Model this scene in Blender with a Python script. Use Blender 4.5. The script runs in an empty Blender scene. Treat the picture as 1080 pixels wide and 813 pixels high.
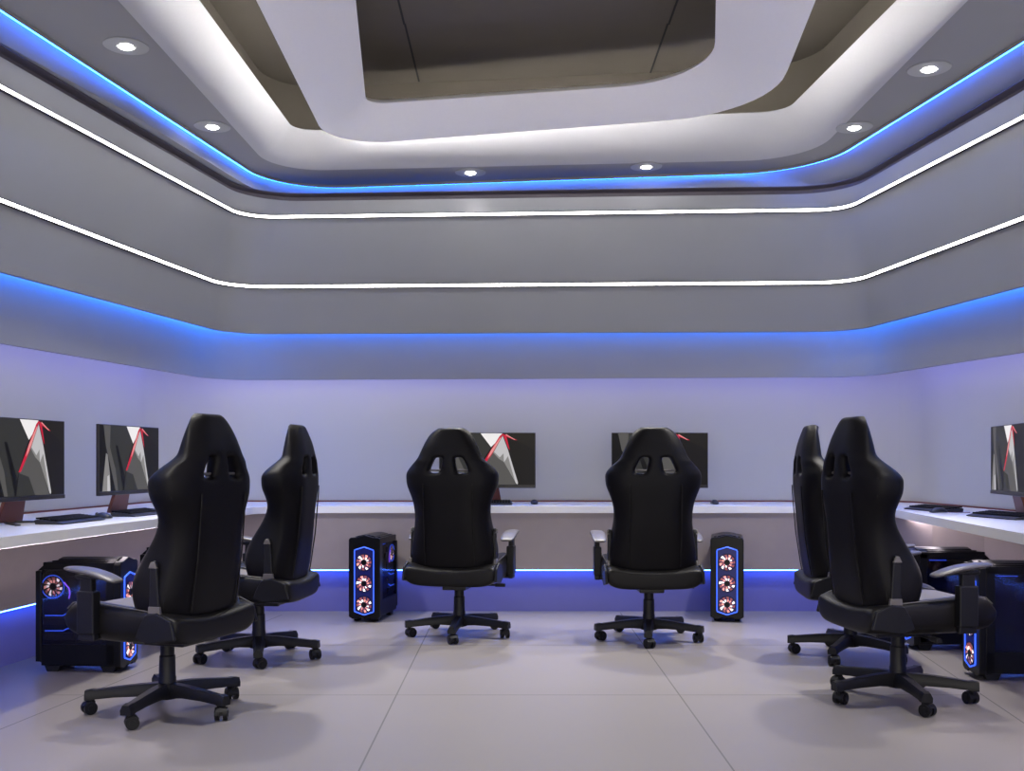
import bpy, bmesh, math, random
from mathutils import Vector, Matrix
random.seed(7)
PI = math.pi
sc = bpy.context.scene
COL = sc.collection
R = math.radians

# ------------------------------------------------------------------ camera
F, HX, HY, CH = 1100.0, 540.0, 487.0, 1.10
cam_d = bpy.data.cameras.new('camera'); cam = bpy.data.objects.new('camera', cam_d); COL.objects.link(cam)
cam.location = (0, 0, CH); cam.rotation_euler = (PI/2, 0, 0)
cam_d.sensor_width = 36; cam_d.lens = F/1080*36; cam_d.shift_y = (HY-406.5)/1080
cam_d.clip_start = .05; cam_d.clip_end = 100
sc.camera = cam
sc.view_settings.view_transform = 'Standard'; sc.view_settings.look = 'None'
sc.view_settings.gamma = 1; sc.view_settings.exposure = 0.25; sc.view_settings.use_curve_mapping = False
sc.cycles.max_bounces = 8; sc.cycles.diffuse_bounces = 5; sc.cycles.glossy_bounces = 4
sc.cycles.sample_clamp_indirect = 4.0
sc.cycles.use_denoising = True

def at(px, py, z):
    "plan position (x, y) of a point known to lie at height z"
    D = F*(z-CH)/(HY-py)
    return ((px-HX)*D/F, D)

# ------------------------------------------------------------------ materials
def srgb(r, g, b):
    f = lambda c: (c/255/12.92) if c/255 <= .04045 else ((c/255+.055)/1.055)**2.4
    return (f(r), f(g), f(b), 1)
def mat(name, col, rough=.5, metal=0, emit=None, strength=0, noise=0, nscale=40, bump=0, spec=.5, coat=0):
    m = bpy.data.materials.new(name); m.use_nodes = True
    nt = m.node_tree; b = nt.nodes['Principled BSDF']
    b.inputs['Base Color'].default_value = col
    b.inputs['Roughness'].default_value = rough; b.inputs['Metallic'].default_value = metal
    b.inputs['Specular IOR Level'].default_value = spec
    if coat: b.inputs['Coat Weight'].default_value = coat; b.inputs['Coat Roughness'].default_value = .1
    if emit:
        b.inputs['Emission Color'].default_value = emit; b.inputs['Emission Strength'].default_value = strength
    if noise or bump:
        tc = nt.nodes.new('ShaderNodeTexCoord'); n = nt.nodes.new('ShaderNodeTexNoise')
        n.inputs['Scale'].default_value = nscale; n.inputs['Detail'].default_value = 4
        nt.links.new(tc.outputs['Object'], n.inputs['Vector'])
        if noise:
            mx = nt.nodes.new('ShaderNodeMix'); mx.data_type = 'RGBA'
            mx.inputs[6].default_value = tuple(c*(1-noise) for c in col[:3])+(1,)
            mx.inputs[7].default_value = tuple(min(1, c*(1+noise)) for c in col[:3])+(1,)
            nt.links.new(n.outputs['Fac'], mx.inputs[0]); nt.links.new(mx.outputs[2], b.inputs['Base Color'])
        if bump:
            bp = nt.nodes.new('ShaderNodeBump'); bp.inputs['Strength'].default_value = bump; bp.inputs['Distance'].default_value = .003
            nt.links.new(n.outputs['Fac'], bp.inputs['Height']); nt.links.new(bp.outputs['Normal'], b.inputs['Normal'])
    return m
def g(v, t=(1, 1, 1)): return (v*t[0], v*t[1], v*t[2], 1)

M = {}
M['wall'] = mat('wall_paint', g(.50, (1, 1, .93)), .8, noise=.02, nscale=3, spec=.2)
M['band'] = mat('grey_cove_paint', g(.30, (1, 1, 1)), .6, noise=.03, nscale=4)
M['fascia'] = mat('grey_fascia_paint', g(.26, (.97, .98, 1.05)), .9, noise=.04, nscale=2.5)
M['soffit'] = mat('dark_grey_ceiling_paint', g(.23, (1, .97, .97)), .7, noise=.03, nscale=4)
M['white'] = mat('white_ceiling_paint', g(.92, (1, .98, .95)), .6, noise=.02, nscale=60, bump=.15)
M['bevel'] = mat('bevel_lit_paint', g(.44, (1, .985, .985)), .7, noise=.02, nscale=60)  # ceiling colour lightened here; part of the strip's glow is put in
M['beige'] = mat('taupe_ceiling_paint', g(.12, (1.0, .86, .68)), .8, noise=.06, nscale=6)
M['seam'] = mat('dark_seam', g(.02), .8)
M['reveal'] = mat('dark_reveal', g(.07, (1, .85, 1.1)), .7)
M['top'] = mat('white_worktop', g(.95, (1, 1, .98)), .25, noise=.01, nscale=5)
M['panel'] = mat('mauve_desk_panel', g(.31, (1.08, .93, .90)), .6, noise=.06, nscale=10)
M['toe'] = mat('blue_laminate_panel', (.15, .15, .40, 1), .6, noise=.04, nscale=12)  # glow of the blue strip is put into the panel colour
M['floor'] = mat('floor_tile', g(.18, (1.06, .97, .94)), .38, noise=.05, nscale=1.5, spec=.4)
M['grout'] = mat('floor_joint', g(.10, (1, .95, .98)), .6)
M['brown'] = mat('brown_edge_strip', srgb(110, 50, 40), .5)
M['led_w'] = mat('white_led', g(.9), .4, emit=(1, .98, .94, 1), strength=9.0)
M['led_b'] = mat('blue_led', (.05, .2, .9, 1), .4, emit=(.025, .19, 1, 1), strength=25)
M['led_b2'] = mat('ceiling_blue_led', (.05, .25, .9, 1), .4, emit=(.02, .17, 1, 1), strength=22)
M['led_bd'] = mat('desk_blue_led', (.1, .4, .9, 1), .4, emit=(.07, .2, 1, 1), strength=16)
M['led_p'] = mat('violet_led', (.3, .25, .9, 1), .4, emit=(.22, .22, 1, 1), strength=9)
M['fill_under'] = mat('under_top_added_glow', g(.9), .4, emit=(1, .86, .95, 1), strength=13)  # added fill, hidden under the worktop to brighten the desk panels
M['fill_cove'] = mat('cove_white_added_glow', g(.9), .4, emit=(1, 1, .80, 1), strength=7)  # added fill, hidden behind the cove to brighten wall and worktop
M['led_k'] = mat('bevel_white_led', g(.9), .4, emit=(1, .98, .96, 1), strength=60)
M['lamp'] = mat('downlight_lens', g(.9), .4, emit=(1, .98, .95, 1), strength=30)
M['lamphalo'] = mat('halo_glow', g(.24), .5, emit=(1, .97, .95, 1), strength=.03)  # downlight halo on the ceiling, put into a lighter, faintly glowing ring
M['leather'] = mat('black_leather', g(.0045, (1, .9, 1.15)), .45, bump=.25, nscale=180, spec=.11)
M['leather2'] = mat('charcoal_leather', g(.005, (1.1, 1, 1.05)), .45, bump=.2, nscale=180, spec=.18)
M['pipe'] = mat('grey_piping', g(.07, (1.1, 1, .92)), .45)
M['plastic'] = mat('black_plastic', g(.006, (1, 1, 1.3)), .45, spec=.25)
M['pad'] = mat('arm_pad_rubber', g(.065, (1.1, 1, .97)), .4, spec=.6)
M['capm'] = mat('taupe_cap', g(.10, (1.1, 1, .95)), .4)
M['insert'] = mat('taupe_seat_fabric', g(.11, (1.1, 1, .95)), .6, noise=.1, nscale=120)
M['metal'] = mat('dark_metal', g(.02), .4, metal=.6)
M['case'] = mat('tower_case', g(.003, (1, 1, 1.3)), .3, spec=.22)
M['caseblue'] = mat('tower_grille', (.003, .004, .03, 1), .35, emit=(.01, .02, .5, 1), strength=.12)
M['ledline'] = mat('tower_blue_light', (.05, .15, .9, 1), .4, emit=(.04, .12, 1, 1), strength=1.0)
M['ledviolet'] = mat('tower_violet_light', (.3, .1, .8, 1), .4, emit=(.22, .08, .8, 1), strength=.8)
M['blade_w'] = mat('fan_white_light', g(.8), .4, emit=(1, .85, .8, 1), strength=1.0)
M['blade_p'] = mat('fan_pink_light', (.8, .3, .25, 1), .4, emit=(.8, .33, .27, 1), strength=.8)
M['blade_d'] = mat('fan_dim_light', (.2, .05, .05, 1), .4, emit=(.25, .07, .07, 1), strength=.8)
M['bezel'] = mat('monitor_bezel', g(.012, (1.2, .9, .9)), .35)
M['copper'] = mat('copper_stand', (.12, .03, .018, 1), .4, metal=.3)
M['key'] = mat('keyboard_black', g(.015, (1, 1, 1.2)), .45)
M['cable'] = mat('red_brown_cable', srgb(95, 35, 30), .5)
M['glass'] = bpy.data.materials.new('tinted_glass'); M['glass'].use_nodes = True
nt = M['glass'].node_tree; nt.nodes.clear()
o_ = nt.nodes.new('ShaderNodeOutputMaterial'); t_ = nt.nodes.new('ShaderNodeBsdfTransparent'); t_.inputs[0].default_value = (.75, .75, .8, 1)
gl = nt.nodes.new('ShaderNodeBsdfGlossy'); gl.inputs['Roughness'].default_value = .08; gl.inputs[0].default_value = (.5, .5, .5, 1)
mx = nt.nodes.new('ShaderNodeMixShader'); mx.inputs[0].default_value = .06
nt.links.new(t_.outputs[0], mx.inputs[1]); nt.links.new(gl.outputs[0], mx.inputs[2]); nt.links.new(mx.outputs[0], o_.inputs[0])
def scr(name, r, g_, b, s=.75): return mat(name, (.006, .006, .006, 1), .35, spec=.12, emit=srgb(r, g_, b), strength=s)
M['s_dark'] = scr('screen_dark', 22, 19, 17); M['s_dk2'] = scr('screen_umber', 30, 27, 22)
M['s_g1'] = scr('screen_grey_deep', 50, 50, 48); M['s_g2'] = scr('screen_grey', 88, 86, 84)
M['s_g3'] = scr('screen_grey_light', 140, 138, 136); M['s_w2'] = scr('screen_pale', 200, 198, 200)
M['s_w'] = scr('screen_white', 250, 246, 246); M['s_r'] = scr('screen_red', 205, 30, 60); M['s_r2'] = scr('screen_rose', 240, 150, 150)
M['s_blk'] = scr('screen_black', 9, 8, 9)

# ------------------------------------------------------------------ mesh helpers
class MB:
    def __init__(s): s.v = []; s.f = []; s.mi = []
    def add(s, vs, fs, mi=0):
        o = len(s.v); s.v += [tuple(v) for v in vs]; s.f += [tuple(i+o for i in f) for f in fs]; s.mi += [mi]*len(fs); return s
    def box(s, a, b, mi=0, rot=None, loc=(0, 0, 0)):
        (x0, y0, z0), (x1, y1, z1) = a, b
        vs = [Vector(p) for p in ((x0, y0, z0), (x1, y0, z0), (x1, y1, z0), (x0, y1, z0), (x0, y0, z1), (x1, y0, z1), (x1, y1, z1), (x0, y1, z1))]
        if rot is not None: vs = [rot @ v + Vector(loc) for v in vs]
        return s.add(vs, [(0, 3, 2, 1), (4, 5, 6, 7), (0, 1, 5, 4), (1, 2, 6, 5), (2, 3, 7, 6), (3, 0, 4, 7)], mi)
    def cyl(s, p0, p1, r0, r1=None, n=20, mi=0, caps=True):
        r1 = r0 if r1 is None else r1
        p0, p1 = Vector(p0), Vector(p1); d = (p1-p0).normalized()
        u = d.orthogonal().normalized(); w = d.cross(u)
        vs = []
        for p, r in ((p0, r0), (p1, r1)):
            for i in range(n):
                a = 2*PI*i/n; vs.append(p+(u*math.cos(a)+w*math.sin(a))*r)
        fs = [(i, (i+1) % n, n+(i+1) % n, n+i) for i in range(n)]
        if caps: fs += [tuple(range(n-1, -1, -1)), tuple(range(n, 2*n))]
        return s.add(vs, fs, mi)
    def lathe(s, prof, c=(0, 0, 0), n=24, mi=0):
        vs = []; k = len(prof)
        for r, z in prof:
            for i in range(n):
                a = 2*PI*i/n; vs.append((c[0]+r*math.cos(a), c[1]+r*math.sin(a), c[2]+z))
        fs = [(j*n+i, j*n+(i+1) % n, (j+1)*n+(i+1) % n, (j+1)*n+i) for j in range(k-1) for i in range(n)]
        fs += [tuple(range(n-1, -1, -1)), tuple(range((k-1)*n, k*n))]
        return s.add(vs, fs, mi)
    def tube(s, pts, r, n=8, closed=False, mi=0):
        P = [Vector(p) for p in pts]; k = len(P); vs = []
        prev = None
        for i, p in enumerate(P):
            if closed: t = (P[(i+1) % k]-P[i-1]).normalized()
            else: t = (P[min(i+1, k-1)]-P[max(i-1, 0)]).normalized()
            u = t.orthogonal().normalized() if prev is None else (prev-t*prev.dot(t)).normalized()
            prev = u; w = t.cross(u)
            for j in range(n):
                a = 2*PI*j/n; vs.append(p+(u*math.cos(a)+w*math.sin(a))*r)
        m = k if closed else k-1
        fs = [(i*n+j, i*n+(j+1) % n, ((i+1) % k)*n+(j+1) % n, ((i+1) % k)*n+j) for i in range(m) for j in range(n)]
        if not closed: fs += [tuple(range(n-1, -1, -1)), tuple(range((k-1)*n, k*n))]
        return s.add(vs, fs, mi)
    def prism(s, poly, axis, a, b, mi=0):
        "poly: list of 2D points extruded along axis from a to b"
        n = len(poly)
        def P(p, h):
            return {'x': (h, p[0], p[1]), 'y': (p[0], h, p[1]), 'z': (p[0], p[1], h)}[axis]
        vs = [P(p, a) for p in poly]+[P(p, b) for p in poly]
        fs = [(i, (i+1) % n, n+(i+1) % n, n+i) for i in range(n)]+[tuple(range(n-1, -1, -1)), tuple(range(n, 2*n))]
        return s.add(vs, fs, mi)
    def loft(s, rows, mi=0, closed=False):
        n = len(rows[0]); vs = [p for r in rows for p in r]; m = n if closed else n-1
        fs = [(j*n+i, j*n+(i+1) % n, (j+1)*n+(i+1) % n, (j+1)*n+i) for j in range(len(rows)-1) for i in range(m)]
        return s.add(vs, fs, mi)
    def build(s, name, mats, parent=None, smooth=None, bevel=0, subsurf=0, loc=None, fixn=True):
        me = bpy.data.meshes.new(name); me.from_pydata(s.v, [], s.f)
        if not isinstance(mats, (list, tuple)): mats = [mats]
        for m in mats: me.materials.append(m)
        for p, i in zip(me.polygons, s.mi): p.material_index = i
        if fixn:
            bm = bmesh.new(); bm.from_mesh(me); bmesh.ops.recalc_face_normals(bm, faces=bm.faces); bm.to_mesh(me); bm.free()
        if smooth is not None:
            for p in me.polygons: p.use_smooth = True
            if smooth < 179: me.set_sharp_from_angle(angle=R(smooth))
        me.update()
        o = bpy.data.objects.new(name, me); COL.objects.link(o)
        if parent: o.parent = parent
        if loc: o.location = loc
        if bevel:
            b = o.modifiers.new('bevel', 'BEVEL'); b.width = bevel; b.segments = 2; b.limit_method = 'ANGLE'; b.angle_limit = R(40)
        if subsurf:
            b = o.modifiers.new('subsurf', 'SUBSURF'); b.levels = subsurf; b.render_levels = subsurf
        return o

def empty(name, loc=(0, 0, 0), rz=0):
    o = bpy.data.objects.new(name, None); COL.objects.link(o); o.location = loc; o.rotation_euler = (0, 0, rz); o.empty_display_size = .1
    return o
def tag(o, label=None, cat=None, group=None, kind=None):
    if label: o['label'] = label
    if cat: o['category'] = cat
    if group: o['group'] = group
    if kind: o['kind'] = kind
    return o
def struct(o): o['kind'] = 'structure'; return o
def kids(o): return [c for c in bpy.data.objects if c.parent == o]
def copy_tree(o, parent=None):
    c = o.copy(); COL.objects.link(c); c.parent = parent
    for ch in kids(o): copy_tree(ch, c)
    return c

# ------------------------------------------------------------------ plan rings (left line, back line, right line)
DEND = -1.6
class Ring:
    def __init__(s, L, B, Rr, rl=.45, rr=.45):
        s.L, s.B, s.R, s.rl, s.rr = L, B, Rr, rl, rr
    @staticmethod
    def px(z, L, B, Rr, **k):
        u = lambda q: [at(p[0], p[1], z) for p in q]
        return Ring(u(L), u(B), u(Rr), **k)
    def pts(s, off=0, z=0, dend=DEND, lerp=None):
        def line(q, sx):
            p, r = Vector(q[0]), Vector(q[1]); d = (r-p).normalized(); n = Vector((-d.y, d.x))
            if n.dot(Vector(sx)) < 0: n = -n
            return p+n*off, d
        l = line(s.L, (-1, 0)); b = line(s.B, (0, 1)); r = line(s.R, (1, 0))
        def isect(a, c):
            det = a[1].x*(-c[1].y)+c[1].x*a[1].y
            w = c[0]-a[0]; t = (w.x*(-c[1].y)+c[1].x*w.y)/det
            return a[0]+a[1]*t
        cl, cr = isect(l, b), isect(b, r)
        st = l[0]+l[1]*((dend-l[0].y)/l[1].y); en = r[0]+r[1]*((dend-r[0].y)/r[1].y)
        out = []
        def fillet(a, c, e, rad):
            d1 = (a-c).normalized(); d2 = (e-c).normalized(); ang = d1.angle(d2); rad = max(rad, .02)
            t = rad/math.tan(ang/2); p1 = c+d1*t; p2 = c+d2*t
            cen = c+(d1+d2).normalized()*(rad/math.sin(ang/2))
            v1, v2 = p1-cen, p2-cen; tot = v1.angle(v2); sg = 1 if v1.x*v2.y-v1.y*v2.x > 0 else -1
            res = []
            for i in range(13):
                th = sg*tot*i/12; res.append(cen+Vector((v1.x*math.cos(th)-v1.y*math.sin(th), v1.x*math.sin(th)+v1.y*math.cos(th))))
            return res
        fl = fillet(st, cl, cr, s.rl+off); fr = fillet(cl, cr, en, s.rr+off)
        for i in range(6): out.append(st.lerp(fl[0], i/6))
        out += fl
        for i in range(1, 8): out.append(fl[-1].lerp(fr[0], i/8))
        out += fr
        for i in range(1, 7): out.append(fr[-1].lerp(en, i/6))
        return [(p.x, p.y, z) for p in out]
def blend(a, b, t): return [tuple(p[i]*(1-t)+q[i]*t for i in range(3)) for p, q in zip(a, b)]
def zz(r, z): return [(p[0], p[1], z) for p in r]
def seg(r, side):
    "split a ring at the middles of its two bends"
    a, b = 6+6, 6+13+7+6
    return {'left': r[:a+1], 'back': r[a:b+1], 'right': r[b:]}[side]

Z_COVE, Z_LIP, Z_L1, Z_L2, Z_CR, Z_C = 1.74, 2.063, 2.419, 2.918, 3.094, 3.22
wallR = Ring([(-2.86, 8.49), (-3.22, 4.5)], [(-2, 8.49), (2, 8.49)], [(3.2, 8.55), (3.30, 6.72)], rl=.35, rr=.35)
cove = Ring.px(Z_COVE, [(0, 361.5), (150, 387)], [(300, 400.5), (800, 398)], [(930, 394.3), (1080, 371)], rl=.35, rr=.35)
lip = Ring.px(Z_LIP, [(0, 286), (150, 326.5)], [(300, 352), (800, 350)], [(930, 341), (1080, 301)], rl=.35, rr=.35)
led1 = Ring.px(Z_L1, [(0, 211.7), (150, 268.6)], [(290, 302.5), (800, 298.8)], [(930, 286.5), (1080, 230.5)], rl=.35, rr=.32)
led2 = Ring.px(Z_L2, [(0, 92.3), (200, 198.9)], [(300, 229), (860, 221.8)], [(950, 191.2), (1080, 124)], rl=.28, rr=.25)
crown = Ring.px(Z_CR, [(0, 47.2), (122.5, 120)], [(300, 204.5), (850, 196.6)], [(985, 140), (1080, 84)], rl=.45, rr=.42)
btop = Ring.px(Z_C, [(0, 9.5), (150, 107)], [(340, 197), (800, 181)], [(930, 136), (1080, 43)], rl=.6, rr=.75)

# lower walls
for side in ('left', 'back', 'right'):
    m = MB(); a = seg(wallR.pts(0), side); b = seg(wallR.pts(.12), side)
    m.loft([zz(b, 0), zz(a, 0), zz(a, 1.95), zz(b, 1.95)])
    struct(m.build('wall_'+side, M['wall'], smooth=35, fixn=False))
# purple cove: soffit above the wall, band, fascias (all run round three sides)
m = MB()
m.loft([cove.pts(.035, 1.74), cove.pts(0, 1.74), cove.pts(0, 2.20), lip.pts(.02, 2.20)])
m.loft([cove.pts(.035, 1.74), cove.pts(.035, 1.92), wallR.pts(.05, 1.92)])
t1 = struct(m.build('trim_1', M['band'], smooth=35, fixn=False))
for nm, mt, rg, off, z0, z1, w in (('violet_strip_light', 'led_p', wallR, -.20, 1.86, 1.88, .03), ('white_cove_fill', 'fill_cove', cove, .075, 1.80, 1.801, .03)):  # the white one is an added, unseen fill
    m = MB(); m.loft([rg.pts(off, z0), rg.pts(off-w, z0), rg.pts(off-w, z1), rg.pts(off, z1), rg.pts(off, z0)])
    m.build(nm, M[mt], t1, fixn=False)
# lower fascia, lip -> white line 1
m = MB()
m.loft([lip.pts(.03, 2.21), lip.pts(.03, Z_LIP), lip.pts(0, Z_LIP), led1.pts(.012, Z_L1-.012), led1.pts(.012, Z_L1+.012), led1.pts(.0, Z_L1+.02)])
t2 = struct(m.build('trim_2', M['fascia'], smooth=35, fixn=False))
m = MB(); m.loft([cove.pts(-.03, 2.15), cove.pts(-.055, 2.15), cove.pts(-.055, 2.175), cove.pts(-.03, 2.175), cove.pts(-.03, 2.15)])
m.build('blue_strip_light', M['led_b'], t2, fixn=False)
m = MB()
m.loft([led1.pts(.0, Z_L1+.02), led2.pts(.012, Z_L2-.012), led2.pts(.012, Z_L2+.012), led2.pts(0, Z_L2+.02)])
struct(m.build('trim_3', M['fascia'], smooth=35, fixn=False))
m = MB()
m.loft([led2.pts(0, Z_L2+.02), crown.pts(0, Z_CR-.055)])
m.loft([crown.pts(0, Z_CR-.055), crown.pts(.03, Z_CR-.05), crown.pts(.03, Z_CR-.02), crown.pts(-.01, Z_CR-.005), crown.pts(-.01, Z_CR), crown.pts(.03, Z_CR)], 1)
struct(m.build('trim_4', [M['fascia'], M['reveal']], smooth=35, fixn=False))
m = MB(); far = lambda p: math.hypot(p[0]-.2, p[1]-3)
mid = [(max((a, b), key=far)[0], max((a, b), key=far)[1], Z_CR+.01) for a, b in zip(crown.pts(.03), btop.pts(0))]
m.loft([crown.pts(.03, Z_CR), mid, btop.pts(0, Z_C)])
t5 = struct(m.build('trim_5', M['fascia'], smooth=35, fixn=False))
m = MB(); m.loft([btop.pts(-.012, Z_C-.018), btop.pts(-.026, Z_C-.018), btop.pts(-.026, Z_C-.003)]); m.loft([btop.pts(-.030, Z_C-.022), btop.pts(-.030, Z_C)], 1); m.loft([btop.pts(-.030, Z_C-.022), btop.pts(-.026, Z_C-.018)], 0)
m.build('blue_strip_light', [M['led_b2'], M['soffit']], t5, fixn=False)
# white strip lights
for rg, z, lab in ((led1, Z_L1, 'long white strip light bending round the grey wall, the lower of the two'), (led2, Z_L2, 'long white strip light bending round the grey wall, the upper of the two')):
    m = MB()
    m.loft([rg.pts(.012, z-.012), rg.pts(-.014, z-.012), rg.pts(-.014, z-.010), rg.pts(-.010, z-.010)], 1)
    m.loft([rg.pts(-.010, z-.010), rg.pts(-.010, z+.010)], 0)
    m.loft([rg.pts(-.010, z+.010), rg.pts(-.013, z+.010), rg.pts(-.013, z+.012), rg.pts(.012, z+.012)], 1)
    o = m.build('strip_light', [M['led_w'], M['reveal']], smooth=35, fixn=False); tag(o, lab, 'strip light', 'white strip lights round the wall')

# ------------------------------------------------------------------ ceiling
ZA, ZB, ZU = 3.22, 3.42, 3.80
rA = Ring.px(ZA, [(240, 95), (305, 173)], [(370, 172), (770, 163)], [(843, 154), (900, 92)], rl=.22, rr=.35)
rB = Ring.px(ZB, [(210, 0), (305, 130)], [(345, 137), (790, 119)], [(835, 111), (900, 46)], rl=.15, rr=.2)
A, B = rA.pts(.16, ZA), rB.pts(0, ZB)
m = MB(); m.loft([btop.pts(.02, Z_C), A]); m.loft([btop.pts(.02, Z_C), btop.pts(.25, Z_C)])
rows = []
for t in (0, .15, .3, .45, .6, .75, .9, 1):
    rows.append(zz(blend(A, B, t), ZA+(ZB-ZA)*t**2.2))
m.loft(rows, 1)
up = rB.pts(.22)
m.loft([B, zz(rB.pts(.05), ZB+.02), zz(up, ZB+.02)], 1)
m.loft([zz(up, ZB+.02), zz(up, ZU)], 2)
m.add(zz(up, ZU), [tuple(range(len(up)))], 2)
ceil = struct(m.build('ceiling', [M['soffit'], M['bevel'], M['beige']], smooth=40, fixn=False))
# shallow drop step and seams of the upper ceiling
m = MB(); m.box((-1.5, -1.4, ZU-.02), (1.8, 6.38, ZU-.002), 0)
for x in (-.66, .96): m.box((x-.006, -1.4, ZU-.024), (x+.006, 6.385, ZU-.019), 1); m.box((x-.006, 6.38, ZU-.004), (x+.006, 7.4, ZU-.001), 1)
struct(m.build('trim_6', [M['beige'], M['seam']], fixn=True))
# white hanging ring
rO = Ring.px(3.30, [(270, 0), (335, 130)], [(407, 150), (770, 122)], [(828, 80), (860, 0)], rl=.35, rr=.75)
rI = Ring.px(3.42, [(375, 0), (386, 108)], [(400, 111), (690, 91)], [(754, 55), (755, 0)], rl=.10, rr=.6)
O, I = rO.pts(0, 3.30), rI.pts(0, 3.42)
m = MB()
rows = [rO.pts(-.06, 3.50), rO.pts(.015, 3.49), rO.pts(.02, 3.40), rO.pts(.012, 3.325), O]
for t in (.15, .35, .6, .85, 1): rows.append([(p[0], p[1], 3.30+.13*(t**1.6)-.01*math.sin(t*PI)) for p in blend(O, I, t)])
rows += [rI.pts(.01, 3.445), rI.pts(.05, 3.47)]
m.loft(rows)
m.loft([rows[-1], rows[0]])
for p in ((-1.0, 4.0), (-1.0, 6.2), (1.25, 4.0), (1.2, 6.0)): m.cyl((p[0], p[1], 3.5), (p[0], p[1], 3.78), .006, n=8)
t7 = struct(m.build('trim_7', M['white'], smooth=50, fixn=False))
m = MB(); m.loft([rO.pts(.014, 3.368), rO.pts(.022, 3.368), rO.pts(.022, 3.386), rO.pts(.014, 3.386), rO.pts(.014, 3.368)])
m.build('strip_light', M['led_k'], t7, fixn=False)

# ------------------------------------------------------------------ floor
m = MB(); m.box((-4.6, DEND, -.1), (4.6, 9.0, 0), 0)
def fseam(p, q, w=.007):
    p, q = Vector(p), Vector(q); d = (q-p).normalized(); n = Vector((-d.y, d.x))*w/2
    m.add([(*(p+n), .0006), (*(p-n), .0006), (*(q-n), .0006), (*(q+n), .0006)], [(0, 1, 2, 3)], 1)
for x in (-.545, .79): fseam((x, DEND), (x, 7.6))
for y in (2.25, 3.59, 4.92, 6.26): fseam((-2.05-.117*(6-y)+.0, y), (2.42-.12*(6.6-y), y))
fseam((-1.85+.14*1.4, 7.5), (-1.85-.14*6, .1)); fseam((2.36+.12*1.4, 7.5), (2.36-.12*6, .1))
struct(m.build('floor', [M['floor'], M['grout']], fixn=False))

# ------------------------------------------------------------------ desk
ZT, ZL = .776, .726
edge = Ring.px(ZL, [(0, 579), (160, 557)], [(300, 541), (800, 541)], [(941, 544.7), (1080, 574.6)], rl=.25, rr=.22)
desk = empty('built_in_desk', (0, 7.65, 0))
tag(desk, 'white-topped built-in desk running round three walls with blue-lit base', 'desk')
def under(o):
    o.parent = desk; o.location = (-desk.location.x, -desk.location.y, 0); return o
m = MB(); e = edge.pts(0); w = wallR.pts(-.001)
m.loft([zz(w, ZL), zz(e, ZL), zz(e, ZT), zz(w, ZT), zz(w, ZL)])
under(m.build('worktop', M['top'], smooth=35, fixn=True))
pl = [(-3.5, -1.5), (-2.70, 5.47), (-2.58, 6.5), (-2.45, 7.2), (-2.3, 7.5), (-2.05, 7.635), (-1.2, 7.635), (0, 7.635), (1.2, 7.635), (2.3, 7.635), (2.50, 7.60), (2.60, 7.52), (2.65, 7.40), (2.66, 6.85), (2.70, 6.70), (2.92, 6.45), (2.97, 6.2), (3.0, 5.4), (3.4, -1.5)]
def offp(pl, d):
    out = []
    for i, p in enumerate(pl):
        a = Vector(pl[max(i-1, 0)]); b = Vector(pl[min(i+1, len(pl)-1)]); t = (b-a).normalized(); n = Vector((-t.y, t.x)); out.append((p[0]+n.x*d, p[1]+n.y*d))
    return out
P3 = lambda q, z: [(a[0], a[1], z) for a in q]
m = MB(); bk = offp(pl, .03); m.loft([P3(bk, .31), P3(pl, .31), P3(pl, ZL), P3(bk, ZL)])
under(m.build('front_panel', M['panel'], smooth=25, fixn=False))
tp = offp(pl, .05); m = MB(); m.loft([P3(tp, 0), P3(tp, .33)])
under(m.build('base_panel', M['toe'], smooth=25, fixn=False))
s0, s1 = offp(pl, .004), offp(pl, .022); m = MB(); m.loft([P3(s1, .303), P3(s0, .303), P3(s0, .3105), P3(s1, .3105)])
under(m.build('blue_strip_light', M['led_bd'], fixn=False))
for sl in (slice(0, 7), slice(-7, None)):  # added strips, out of sight, lift the side desk panels
    m = MB(); q0, q1 = zz(edge.pts(.07), .724)[sl], zz(edge.pts(.09), .724)[sl]; m.loft([zz(q0, .716), zz(q1, .716), q1, q0, zz(q0, .716)])
    under(m.build('under_top_fill', M['fill_under'], fixn=False))
m = MB(); a, b = wallR.pts(-.001), wallR.pts(-.012); m.loft([zz(b, ZT), zz(b, ZT+.011), zz(a, ZT+.011)])
struct(m.build('trim_8', M['brown'], fixn=False))

# ------------------------------------------------------------------ downlights
def downlight():
    r = empty('downlight'); m = MB()
    m.lathe([(.112, 0), (.112, -.004), (.10, -.007), (.045, -.007), (.04, -.002), (.04, 0)])
    m.build('halo_ring', M['lamphalo'], r, smooth=40)  # ring shape added for the glow around the lens
    m = MB(); m.lathe([(.034, -.001), (.034, -.010), (.028, -.013), (.001, -.014)]); m.build('lens', M['lamp'], r, smooth=40)
    ld = bpy.data.lights.new('downlight_beam', 'SPOT'); ld.energy = 280; ld.spot_size = R(70); ld.spot_blend = 1.0; ld.shadow_soft_size = .06; ld.color = (1, .95, .87)
    lo = bpy.data.objects.new('beam', ld); COL.objects.link(lo); lo.parent = r; lo.location = (0, 0, -.03)
    return r
def aim(o, x, y):
    "tilt the beam a little towards the middle of the room"
    for c in kids(o):
        if c.type == 'LIGHT':
            d = Vector((.2-x, 4.6-y, 0)); k = .30 if y < 7 else .5
            if y < 7: d.y *= .15
            d = d.normalized()*k+Vector((0, 0, -1)); c.rotation_euler = d.to_track_quat('-Z', 'Y').to_euler()
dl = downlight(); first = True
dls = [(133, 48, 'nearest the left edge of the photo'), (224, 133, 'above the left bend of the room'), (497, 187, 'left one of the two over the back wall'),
       (679, 181, 'right one of the two over the back wall'), (901, 134, 'above the right bend of the room'), (980, 72, 'nearest the right edge of the photo')]
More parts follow.
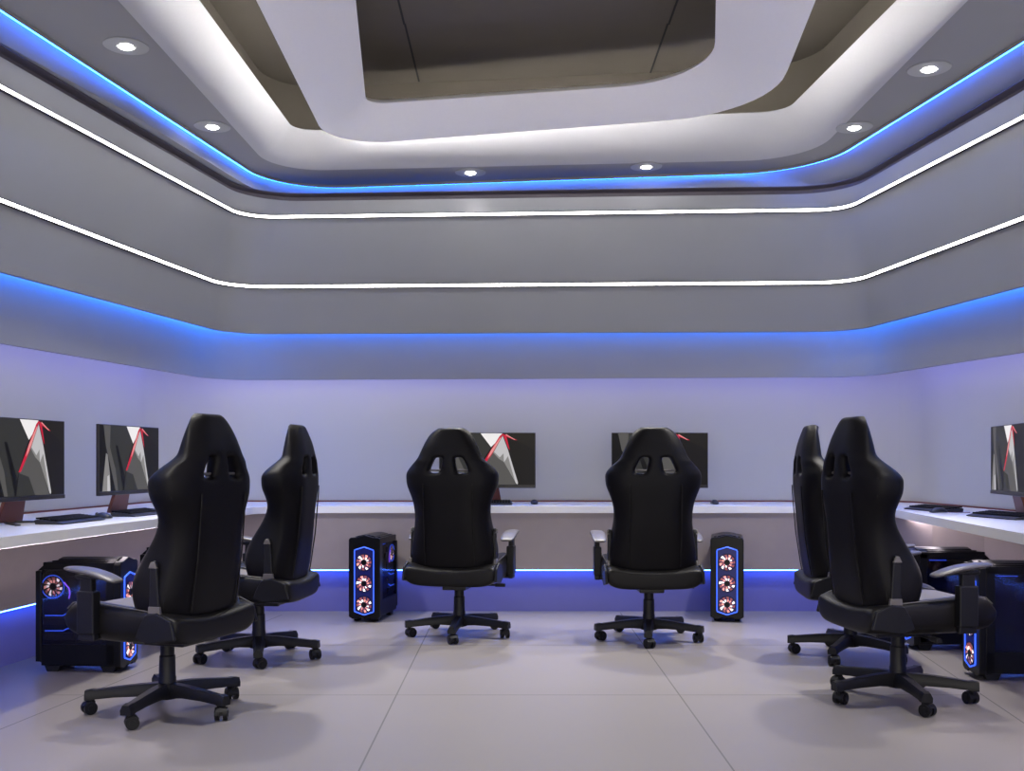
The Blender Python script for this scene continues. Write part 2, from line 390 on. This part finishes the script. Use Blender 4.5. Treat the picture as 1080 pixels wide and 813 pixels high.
for px, py, where in dls:
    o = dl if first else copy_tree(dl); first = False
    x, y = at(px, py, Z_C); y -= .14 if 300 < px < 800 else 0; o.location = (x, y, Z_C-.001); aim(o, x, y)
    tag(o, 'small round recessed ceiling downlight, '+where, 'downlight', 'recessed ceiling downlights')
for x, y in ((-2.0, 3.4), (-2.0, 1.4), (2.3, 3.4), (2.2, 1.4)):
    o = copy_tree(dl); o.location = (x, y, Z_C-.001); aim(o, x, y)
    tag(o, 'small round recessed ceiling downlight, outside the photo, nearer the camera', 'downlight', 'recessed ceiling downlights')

# ------------------------------------------------------------------ chair
def interp(tab, z):
    for (a, va), (b, vb) in zip(tab, tab[1:]):
        if z <= b: return va+(vb-va)*(z-a)/(b-a)
    return tab[-1][1]
Wt = [(.43, .25), (.50, .275), (.58, .268), (.68, .243), (.78, .234), (.87, .248), (.95, .288), (1.032, .292), (1.075, .256), (1.10, .224), (1.118, .205), (1.15, .192), (1.2, .170), (1.25, .145), (1.285, .118), (1.31, .075)]
Rt = [(.43, -.235), (.5, -.25), (.7, -.28), (.95, -.30), (1.1, -.30), (1.2, -.285), (1.31, -.25)]
Ft = [(.43, -.03), (.5, .0), (.6, .015), (.7, -.03), (.8, -.10), (.87, -.125), (.95, -.09), (1.032, -.09), (1.075, -.13), (1.118, -.185), (1.2, -.19), (1.31, -.20)]
def chair():
    r = empty('gaming_chair')
    # base
    m = MB()
    m.lathe([(.03, .055), (.05, .06), (.055, .08), (.05, .115), (.036, .13), (.034, .14)], n=24)
    for k in range(5):
        a = 2*PI*k/5; ro = Matrix.Rotation(a, 3, 'Z')
        prof = [(.03, .034, .066, .128), (.12, .030, .074, .124), (.22, .026, .072, .114), (.30, .023, .066, .105), (.318, .025, .062, .107), (.345, .023, .062, .102)]
        rows = []
        for x, w, z0, z1 in prof:
            rows.append([tuple(ro @ Vector(p)) for p in ((x, -w, z0), (x, w, z0), (x, w*1.05, (z0+z1)/2), (x, w*.6, z1), (x, -w*.6, z1), (x, -w*1.05, (z0+z1)/2))])
        m.loft(rows, closed=True); n = len(m.v); m.f.append(tuple(range(n-6, n))); m.mi.append(0)
    base = m.build('base', M['plastic'], r, smooth=35)
    cm = MB()
    for s in (-1, 1):
        cm.cyl((.012, s*.008, .028), (.012, s*.026, .028), .028, n=20); cm.cyl((.012, s*.026, .028), (.012, s*.029, .028), .014, n=16)
    cm.box((-.012, -.008, .022), (.03, .008, .056)); cm.cyl((0, 0, .045), (0, 0, .074), .011, n=12)
    cap = [(-.018, .03), (-.006, .052), (.012, .060), (.030, .054), (.040, .040), (.028, .045), (.012, .047), (-.002, .04)]
    cm.prism(cap, 'y', -.018, .018)
    first = None
    for k in range(5):
        a = 2*PI*k/5; o = cm.build('caster', M['plastic'], base, smooth=35) if first is None else first.copy()
        if first is None: first = o
        else: COL.objects.link(o); o.parent = base
        o.location = (.318*math.cos(a), .318*math.sin(a), 0); o.rotation_euler = (0, 0, a+[.6, 2.2, -.9, 1.4, 3.6][k])
    m = MB(); m.lathe([(.038, .10), (.038, .15), (.036, .155), (.034, .245), (.030, .25), (.030, .31), (.028, .32), (.028, .345)], n=24)
    m.build('gas_lift', M['plastic'], r, smooth=35)
    m = MB(); m.box((-.075, -.14, .30), (.075, .13, .345)); m.box((-.13, -.11, .335), (.13, .16, .352)); m.cyl((0, .13, .32), (0, .165, .32), .018, n=16)
    mech = m.build('tilt_mechanism', M['metal'], r, bevel=.006)
    m = MB(); m.cyl((.07, .02, .32), (.24, .04, .318), .006, n=10); m.box((.225, .028, .308), (.29, .054, .328)); m.build('tilt_lever', M['plastic'], mech, bevel=.003)
    # seat
    m = MB(); rows = []
    for y, zt, zb, k in ((-.275, .425, .345, .94), (-.265, .445, .335, .99), (-.20, .462, .332, 1.0), (-.05, .458, .33, 1.0), (.10, .468, .33, 1.0), (.21, .482, .335, .99), (.285, .472, .345, .96), (.325, .44, .362, .92), (.335, .41, .378, .88)):
        b = .034 if -.1 < y < .3 else .012
        h = [(0, zb), (.13, zb), (.235, zb+.004), (.285, zb+.035), (.292, zb+.075), (.288, zt+b*.4), (.262, zt+b), (.215, zt+b*.9), (.165, zt+.004), (.08, zt-.003), (0, zt-.004)]
        loop = [(x*k, y, z) for x, z in h]+[(-x*k, y, z) for x, z in h[-2:0:-1]]
        rows.append(loop)
    m.loft(rows, closed=True); n = len(rows[0]); m.f.append(tuple(range(n))); m.mi.append(0); m.f.append(tuple(range(len(m.v)-n, len(m.v)))); m.mi.append(0)
    seat = m.build('seat', M['leather2'], r, smooth=180, subsurf=2)
    m = MB(); rows = []
    for y, z, w in ((-.19, .455, .15), (-.185, .461, .155), (-.05, .4605, .158), (.10, .4715, .158), (.21, .484, .158), (.27, .478, .155), (.30, .462, .15), (.305, .452, .145)):
        rows.append([(x*w, y, z+(.004 if abs(x) < 1 else -.006)) for x in (-1, -.9, -.5, 0, .5, .9, 1)])
    m.loft(rows); tag(m.build('seat_insert', M['insert'], seat, smooth=180), 'taupe seat insert')
    for s in (-1, 1):
        m = MB(); m.tube([(s*.172, y, z) for y, z in ((-.18, .470), (-.05, .471), (.10, .482), (.21, .494), (.275, .484), (.305, .462))], .0035, n=6)
        m.tube([(s*.272, y, z) for y, z in ((-.17, .475), (-.05, .487), (.10, .500), (.21, .512), (.27, .500), (.30, .474))], .003, n=6)
        m.build('piping', M['pipe'], seat, smooth=60)
    # backrest
    zs = [.435, .46, .52, .60, .69, .78, .87, .95, 1.0, 1.032, 1.075, 1.10, 1.125, 1.15, 1.20, 1.25, 1.285, 1.308]
    ss = [-1, -.93, -.80, -.62, -.43, -.30, -.19, 0, .19, .30, .43, .62, .80, .93, 1]
    def rear(s_, z): return interp(Rt, z)+.085*abs(s_)**5*(1 if z < 1.1 else .55)
    def front(s_, z):
        yr = interp(Rt, z); c = yr+.085 if z < 1.0 else yr+.075; e = interp(Ft, z); a = abs(s_)
        if a <= .35: return c
        t = min(1, (a-.35)/.45); t = t*t*(3-2*t)
        y = c+(e-c)*t
        if a > .8: y -= .05*((a-.8)/.2)**2*(1 if e-yr > .14 else .5)
        return max(y, yr+.05)
    nI = len(ss); vs = []; fs = []
    for z in zs:
        for s_ in ss: vs.append((s_*interp(Wt, z), rear(s_, z), z))
    N = len(vs)
    for z in zs:
        for s_ in ss: vs.append((s_*interp(Wt, z), front(s_, z), z))
    def hole(i, j): return zs[j] in (1.032, 1.075, 1.10) and ss[i] in (-.43, -.30, .19, .30)
    from collections import Counter
    ed = Counter(); quads = []
    for j in range(len(zs)-1):
        for i in range(nI-1):
            if hole(i, j): continue
            q = (j*nI+i, j*nI+i+1, (j+1)*nI+i+1, (j+1)*nI+i); quads.append(q)
            for k in range(4): ed[(q[k], q[(k+1) % 4])] += 1
    fs = [q for q in quads]+[tuple(N+i for i in reversed(q)) for q in quads]
    for (a, b) in ed:
        if (b, a) not in ed: fs.append((b, a, a+N, b+N))
    m = MB(); m.add(vs, fs)
    back = m.build('backrest', M['leather'], r, smooth=180, subsurf=2)
    for s in (-1, 1):
        m = MB(); m.tube([(s*.155*(1 if z < .95 else 1+.0*(z)), rear(.5, z)-.0015, z) for z in [.47+.045*i for i in range(12)]], .0035, n=6)
        m.tube([(s*.93*interp(Wt, z), rear(.93, z)+.01, z) for z in [.47+.04*i for i in range(20)]], .003, n=6)
        m.build('piping', M['leather2'], back, smooth=60)
    # metal rods seen in the two openings
    m = MB(); m.cyl((-.13, -.262, 1.048), (.13, -.262, 1.048), .006, n=10); m.build('slot_bar', M['capm'], back)
    for s in (-1, 1):
        # armrest
        m = MB()
        m.box((min(s*.15, s*.318), .13, .352), (max(s*.15, s*.318), .19, .375))
        m.prism([(.115, .352), (.20, .352), (.195, .50), (.19, .615), (.13, .615), (.125, .50)], 'x', min(s*.292, s*.322), max(s*.292, s*.322))
        m.box((min(s*.282, s*.328), .115, .38), (max(s*.282, s*.328), .203, .56)); m.box((min(s*.27, s*.33), .09, .61), (max(s*.27, s*.33), .21, .628))
        arm = m.build('armrest', M['plastic'], r, bevel=.006)
        m = MB(); rows = []
        for t in (0, .06, .2, .4, .6, .8, .94, 1):
            y = .00+.27*t; zt = .668-.058*(1-t)**2.2-.008*t*t; hw = .048*(1-.35*abs(2*t-1)**5); th = .028*(1-.5*abs(2*t-1)**4)
            rows.append([(s*.302+dx*hw, y, zt+dz) for dx, dz in ((-1, -th*.8), (-1.02, -th*.35), (-.8, -.003), (0, 0), (.8, -.003), (1.02, -th*.35), (1, -th*.8), (.55, -th), (-.55, -th))])
        m.loft(rows, closed=True); m.f.append(tuple(range(9))); m.mi.append(0); m.f.append(tuple(range(len(m.v)-9, len(m.v)))); m.mi.append(0)
        tag(m.build('arm_pad', M['pad'], arm, smooth=180, subsurf=1), 'greyish rubber arm pad')
        # recline bracket
        m = MB(); m.prism([(-.27, .37), (-.13, .35), (-.07, .37), (-.09, .42), (-.12, .47), (-.175, .48), (-.25, .45)], 'x', min(s*.282, s*.298), max(s*.282, s*.298))
        m.prism([(-.175, .455), (-.12, .455), (-.125, .67), (-.135, .69), (-.15, .69), (-.16, .67)], 'x', min(s*.248, s*.272), max(s*.248, s*.272))
        m.box((min(s*.25, s*.296), -.17, .455), (max(s*.25, s*.296), -.125, .475))
        br = m.build('recline_bracket', M['plastic'], r, bevel=.006)
        for q in ([(-.18, .47), (-.12, .47), (-.122, .502), (-.175, .502)], [(-.162, .66), (-.122, .66), (-.134, .686), (-.151, .686)]):
            m = MB(); m.prism(q, 'x', min(s*.262, s*.277), max(s*.262, s*.277))
            tag(m.build('bracket_cap', M['capm'], br, bevel=.002), 'taupe bracket cap')
    return r
ch = chair()
G = 'black high-backed gaming chairs at the desks'
chairs = [(-1.52, 4.60, 70, 188, 'black gaming chair nearest the camera on the left, turned towards the left desk'),
          (-1.42, 5.85, 84, 211, 'black gaming chair behind the big left one, seen side-on, turned left'),
          (-.335, 6.62, -11, 265, 'black gaming chair seen from behind at the back desk, left of centre'),
          (.850, 6.48, 1, 262, 'black gaming chair seen squarely from behind at the back desk, right of centre'),
          (1.915, 5.90, -96, 236, 'black gaming chair half hidden behind the big right one, seen side-on'),
          (1.787, 4.83, -83, 270, 'black gaming chair nearest the camera on the right, turned towards the right desk')]
for i, (x, y, th, ba, lab) in enumerate(chairs):
    o = ch if i == 0 else copy_tree(ch)
    o.location = (x, y, .0008); o.rotation_euler = (0, 0, R(th)); tag(o, lab, 'chair', G)
    for c in kids(o):
        if c.name.startswith('base'): c.rotation_euler = (0, 0, R(ba-th))

# ------------------------------------------------------------------ computer tower (front faces -Y)
def fan_mesh(n_out, axis, rad=.056):
    "fan disc in local XZ plane facing -Y (axis 'y') ; returns MB: hub, dark ring, lit blades"
    m = MB(); rnd = random.Random(3)
    ring = [(rad+.003)*1.0]
    m.tube([((rad+.002)*math.cos(2*PI*i/28), 0, (rad+.002)*math.sin(2*PI*i/28)) for i in range(28)], .0025, n=6, closed=True, mi=0)
    m.cyl((0, 0, 0), (0, -.006, 0), .018, n=18, mi=0)
    nb = 11
    for i in range(nb):
        a0 = 2*PI*i/nb
        for j, (ra, rb, da) in enumerate(((.021, .036, .0), (.037, rad-.002, .12))):
            a = a0+da; w = .36-.02*j
            k = rnd.choice([1, 1, 2, 2, 3])
            P = [(ra*math.cos(a), ra*math.sin(a)), (rb*math.cos(a+.1), rb*math.sin(a+.1)), (rb*math.cos(a+.1+w), rb*math.sin(a+.1+w)), (ra*math.cos(a+w), ra*math.sin(a+w))]
            m.add([(P[0][0], -.001, P[0][1]), (P[1][0], -.001, P[1][1]), (P[2][0], -.004, P[2][1]), (P[3][0], -.004, P[3][1])], [(0, 1, 2, 3)], k)
    return m
FM = ['case', 'blade_w', 'blade_p', 'blade_d']
W, Dp, Hh = .112, .44, .575
def tower():
    r = empty('computer_tower')
    y0, y1 = -.20, .22
    m = MB()
    # hollow-looking body: frame slabs with a dark core, side bays recessed
    side = [(y0, .045), (y0, .56), (y0+.03, .575), (y1-.05, .575), (y1, .53), (y1, .06), (y1-.03, .035), (y0+.03, .035)]
    m.prism(side, 'x', -.085, .085)
    for s in (-1, 1):   # rim of each side
        a, b = sorted((s*.085, s*.108))
        m.box((a, y0, .045), (b, y0+.045, .565)); m.box((a, y1-.03, .055), (b, y1, .53)); m.box((a, y0, .535), (b, y1-.04, .575)); m.box((a, y0, .035), (b, y1-.03, .145))
    body = m.build('body', M['case'], r, bevel=.004)
    m = MB(); fp = [(-.112, .035), (-.085, .02), (-.045, .02), (-.03, .032), (0, .022), (.03, .032), (.045, .02), (.085, .02), (.112, .035), (.112, .565), (.1, .578), (.06, .580), (.03, .588), (0, .596), (-.03, .588), (-.06, .580), (-.1, .578), (-.112, .565)]
    m.prism(fp, 'y', y0-.035, y0)
    front = m.build('front_panel', M['case'], r, bevel=.005)
    m = MB(); yf = y0-.036
    hexo = [(-.068, .072), (-.068, .494), (0, .515), (.068, .494), (.068, .072), (0, .050)]
    m.prism(hexo, 'y', yf-.001, yf+.004); m.build('grille', M['caseblue'], front)
    m = MB(); pts = []
    for i in range(6):
        a, b = hexo[i], hexo[(i+1) % 6]
        for t in (0.02, .5, .98): pts.append((a[0]+(b[0]-a[0])*t, yf-.003, a[1]+(b[1]-a[1])*t))
    m.tube(pts, .0042, n=8, closed=True); tag(m.build('light_outline', M['ledline'], front, smooth=60), 'blue glowing hexagonal outline')
    f0 = None
    for z in (.41, .265, .12):
        if f0 is None: f0 = fan_mesh(0, 'y').build('fan', [M[k] for k in FM], front, fixn=False); o = f0
        else: o = f0.copy(); COL.objects.link(o)
        o.parent = front; o.location = (0, yf-.0035, z); o.rotation_euler = (0, z*5, 0)
    m = MB(); m.prism([(-.08, .572), (.08, .572), (.06, .588), (.02, .596), (-.02, .596), (-.06, .588)], 'y', y0, y1-.10)
    m.box((-.09, y0+.05, .570), (.09, y1-.08, .582)); m.build('top_vent', M['case'], r, bevel=.004)
    for x in (-.07, .07):
        for y in (y0+.04, y1-.08):
            m = MB(); m.prism([(y-.03, 0.0), (y+.03, 0.0), (y+.045, .037), (y-.045, .037)], 'x', x-.018, x+.018); m.build('foot', M['plastic'], r, bevel=.004)
    # inside, on both sides, behind tinted panes
    for s in (-1, 1):
        X = s*.0855
        m = MB()
        rf = fan_mesh(0, 'y', .052)
        ro = Matrix.Rotation(-s*PI/2*-1, 3, 'Z')
        vs = [Matrix.Rotation(s*PI/2, 3, 'Z') @ Vector(v) + Vector((X, y1-.085, .445)) for v in rf.v]
        m.v = [tuple(v) for v in vs]; m.f = rf.f; m.mi = rf.mi
        m.build('case_fan', [M[k] for k in FM], body, fixn=False)
        m = MB(); m.tube([(X+s*.004, y1-.085+.060*math.cos(a), .445+.060*math.sin(a)) for a in [2*PI*i/24 for i in range(24)]], .0022, n=6, closed=True)
        for z in (.295, .215):
            m.tube([(X+s*.008, y1-.045, z), (X+s*.008, y1-.14, z), (X+s*.008, y1-.16, z+.011), (X+s*.008, y1-.185, z+.016)], .003, n=6)
        m.tube([(X+s*.008, y0+.06, .525), (X+s*.008, y0+.16, .525)], .0018, n=6)
        m.build('light_line', M['ledline'], body, smooth=60)
        m = MB()
        m.box((min(X, X+s*.012), y1-.20, .25), (max(X, X+s*.012), y1-.04, .285)); m.box((min(X, X+s*.012), y1-.20, .17), (max(X, X+s*.012), y1-.04, .205))
        m.box((min(X, X+s*.008), y1-.22, .34), (max(X, X+s*.008), y1-.17, .50)); m.cyl((X, y1-.24, .43), (X+s*.014, y1-.24, .43), .032, n=20)
        m.build('circuit_boards', M['metal'], body, bevel=.002)
        m = MB(); m.tube([(X+s*.012, y1-.15+.0*t, .47-.0*t) for t in (0,)]+[(X+s*.012, y1-.16, .455), (X+s*.012, y1-.175, .44), (X+s*.012, y1-.18, .41), (X+s*.012, y1-.175, .385)], .004, n=8)
        m.build('coolant_tube', M['ledviolet'], body, smooth=60)
        m = MB(); a, b = sorted((s*.1, s*.103)); m.box((a, y0+.045, .145), (b, y1-.03, .535)); m.build('glass_pane', M['glass'], body)
    return r
tw = tower()
TG = 'black desktop computer towers on the floor'
towers = [(-2.265, 5.545, 90-3, 'black computer tower under the left desk, in front, its side window to the camera'),
          (-2.06, 6.50, 90-2, 'black computer tower mostly hidden behind the near left chair'),
          (-.975, 7.385, -9.5, 'black computer tower with three lit fans by the back desk, left one'),
          (1.522, 7.385, -11.5, 'black computer tower with three lit fans by the back desk, right one'),
          (2.575, 6.18, -90, 'black computer tower by the right desk, the farther one behind an armrest'),
          (2.585, 5.33, -93, 'black computer tower cut by the right edge, beside the near right chair')]
for i, (x, y, rz, lab) in enumerate(towers):
    o = tw if i == 0 else copy_tree(tw)
    o.location = (x, y, .0008); o.rotation_euler = (0, 0, R(rz)); tag(o, lab, 'computer', TG)

# ------------------------------------------------------------------ monitor (screen faces -Y, origin on the desk)
def monitor():
    r = empty('monitor'); w, h, zb = .375, .43, .12
    m = MB(); m.box((-w, -.008, zb), (w, .012, zb+h)); m.box((-w*.7, .012, zb+.08), (w*.7, .035, zb+h-.07))
    m.box((-w, -.012, zb), (w, .0, zb+.022))
    m.build('housing', M['bezel'], r, bevel=.003)
    m = MB(); keys = ['s_dark', 's_dk2', 's_g1', 's_g2', 's_g3', 's_w2', 's_w', 's_r', 's_r2', 's_blk']
    x0, x1, zz0, zz1 = -w+.006, w-.006, zb+.026, zb+h-.005
    lay = [0]
    def poly(k, pts):
        lay[0] += 1; y = -.0085-.00008*lay[0]
        P = []
        for (a, b) in pts:
            u = min(1, max(0, (a-595)/380)); v = 1-min(1, max(0, (b-112)/423)); P.append((x0+(x1-x0)*u, y, zz0+(zz1-zz0)*v))
        m.add(P, [tuple(range(len(P)))], keys.index(k))
    poly('s_blk', [(595, 112), (975, 112), (975, 535), (595, 535)])
    poly('s_dark', [(850, 112), (975, 112), (975, 535), (905, 535)])
    poly('s_dk2', [(850, 112), (975, 250), (975, 112)])
    poly('s_g1', [(615, 112), (760, 112), (800, 230), (745, 400), (735, 535), (700, 535)])
    poly('s_g2', [(618, 112), (660, 112), (655, 250), (690, 400), (705, 535), (690, 535), (650, 330), (632, 250)])
    poly('s_g3', [(610, 535), (632, 290), (642, 300), (655, 420), (660, 535)])
    poly('s_w2', [(640, 535), (640, 440), (652, 430), (658, 535)])
    poly('s_g1', [(690, 112), (760, 112), (795, 220), (740, 470)])
    poly('s_blk', [(690, 240), (702, 240), (745, 430), (742, 535), (735, 520)])
    poly('s_g2', [(810, 250), (755, 410), (742, 535), (900, 535), (852, 350)])
    poly('s_g1', [(755, 410), (742, 535), (830, 535), (800, 430)])
    poly('s_g3', [(842, 150), (808, 270), (830, 320), (853, 350), (868, 290)])
    poly('s_w2', [(846, 130), (852, 350), (900, 525), (905, 535), (908, 520), (868, 250)])
    poly('s_g3', [(852, 350), (868, 300), (898, 520)])
    poly('s_w', [(758, 112), (845, 112), (838, 150), (800, 225)])
    poly('s_w2', [(846, 135), (812, 265), (835, 310), (862, 250)])
    poly('s_r', [(843, 118), (834, 135), (752, 405), (763, 402), (802, 290), (848, 125)])
    poly('s_r2', [(836, 150), (800, 250), (785, 320), (795, 300), (812, 250), (842, 145)])
    poly('s_r', [(843, 112), (905, 168), (896, 168), (862, 140), (875, 250), (868, 230), (848, 125)])
    poly('s_r2', [(860, 118), (897, 163), (893, 165), (858, 126)])
    m.build('screen', [M[k] for k in keys], r, fixn=False)
    # neck plate, slanting back
    m = MB(); m.add([(-.075, .02, zb+.10), (.075, .02, zb+.10), (.11, .075, .006), (-.11, .075, .006), (-.07, .045, zb+.10), (.07, .045, zb+.10), (.10, .10, .006), (-.10, .10, .006)],
                    [(0, 1, 2, 3), (7, 6, 5, 4), (0, 4, 5, 1), (1, 5, 6, 2), (2, 6, 7, 3), (3, 7, 4, 0)])
    neck = m.build('stand', M['copper'], r, bevel=.004)
    for s in (-1, 1):
        m = MB(); m.add([(s*.02, .10, 0), (s*.07, .06, 0), (s*.20, -.08, 0), (s*.17, -.09, 0), (s*.02, .10, .012), (s*.07, .06, .012), (s*.20, -.08, .005), (s*.17, -.09, .005)],
                        [(0, 1, 2, 3), (7, 6, 5, 4), (0, 4, 5, 1), (1, 5, 6, 2), (2, 6, 7, 3), (3, 7, 4, 0)])
        m.build('foot', M['bezel'], neck, bevel=.002)
    return r
mo = monitor()
MG = 'wide black monitors on the desk'
mons = [(-2.555, 5.46, 83, 'monitor cut by the left edge of the photo, showing dark facets'),
        (-2.41, 6.57, 82, 'monitor on the left desk, standing left of the tall near chair'),
        (-.192, 8.12, 0, 'monitor on the back desk behind the left of the two central chairs'),
        (1.15, 8.12, 0, 'monitor on the back desk behind the right of the two central chairs'),
        (3.03, 6.37, -101, 'monitor on the right desk, seen nearly edge-on at the right edge')]
for i, (x, y, rz, lab) in enumerate(mons):
    o = mo if i == 0 else copy_tree(mo)
    o.location = (x, y, ZT+.0006); o.rotation_euler = (0, 0, R(rz)); tag(o, lab, 'monitor', MG)

# ------------------------------------------------------------------ keyboards and mice
def keyboard():
    r = empty('keyboard')
    m = MB(); m.prism([(-.075, 0), (.07, 0), (.075, .022), (.06, .026), (-.055, .014), (-.085, .006)], 'x', -.225, .225)
    m.build('body', M['key'], r, bevel=.003)
    m = MB()
    for j in range(6):
        for i in range(20):
            if j == 0 and 5 < i < 11: continue
            x = -.212+i*.0213; y = -.047+j*.0205; z = .0155+(y+.055)*.104
            m.box((x, y, z), (x+.0185, y+.0175, z+.008))
    m.box((-.212+6*.0213, -.047, .0163), (-.212+10*.0213+.0185, -.0295, .0243))
    m.build('keys', M['leather2'], r)
    return r
def mouse():
    m = MB(); rows = []
    for t, w, h in ((0, .018, .012), (.15, .028, .026), (.4, .031, .036), (.65, .029, .034), (.85, .027, .022), (1, .018, .010)):
        y = -.06+.12*t
        rows.append([(-w, y, .002), (-w*1.03, y, h*.5), (-w*.6, y, h), (0, y, h*1.06), (w*.6, y, h), (w*1.03, y, h*.5), (w, y, .002)])
    m.loft(rows, closed=True); m.f.append(tuple(range(7))); m.mi.append(0); m.f.append(tuple(range(len(m.v)-7, len(m.v)))); m.mi.append(0)
    r = empty('mouse'); b = m.build('body', M['key'], r, smooth=180, subsurf=2)
    m = MB(); m.cyl((-.004, .032, .026), (.004, .032, .026), .010, n=14); m.build('scroll_wheel', M['pipe'], r)
    m = MB(); m.tube([(0, .055, .008), (.004, .075, .004), (-.004, .11, .003), (.01, .15, .003), (.03, .20, .003)], .002, n=6); m.build('cable', M['cable'], r, smooth=60)
    return r
kb = keyboard(); ms = mouse()
kbs = [(-2.27, 6.36, 84, 'black keyboard on the left desk before the farther monitor'),
       (-2.37, 5.60, 84, 'black keyboard on the left desk, close to the left edge of the photo'),
       (-.225, 7.88, 0, 'black keyboard on the back desk beside the left central chair'),
       (1.13, 7.88, 0, 'black keyboard on the back desk nearly hidden by the right central chair'),
       (2.80, 6.93, -80, 'black keyboard lying alone on the right desk, farther from the camera'),
       (2.83, 6.02, -80, 'black keyboard on the right desk cut by the edge of the photo')]
for i, (x, y, rz, lab) in enumerate(kbs):
    o = kb if i == 0 else copy_tree(kb)
    o.location = (x, y, ZT+.0006); o.rotation_euler = (0, 0, R(rz)); tag(o, lab, 'keyboard', 'black keyboards on the desk')
mss = [(-2.33, 5.93, 80, 'black mouse on the left desk between the two keyboards'),
       (.170, 7.95, 0, 'black mouse on the back desk right of the left central chair'),
       (1.54, 7.93, 0, 'black mouse on the back desk right of the right central chair'),
       (2.70, 6.60, -80, 'black mouse on the right desk, in front of the lone keyboard')]
for i, (x, y, rz, lab) in enumerate(mss):
    o = ms if i == 0 else copy_tree(ms)
    o.location = (x, y, ZT+.0006); o.rotation_euler = (0, 0, R(rz)); tag(o, lab, 'mouse', 'black mice on the desk')

# ------------------------------------------------------------------ world: added soft fill, let in by leaving out the wall behind the camera
wd = bpy.data.worlds.new('world'); sc.world = wd; wd.use_nodes = True
wd.node_tree.nodes['Background'].inputs[0].default_value = (1, .95, .88, 1)
wd.node_tree.nodes['Background'].inputs[1].default_value = 2.2
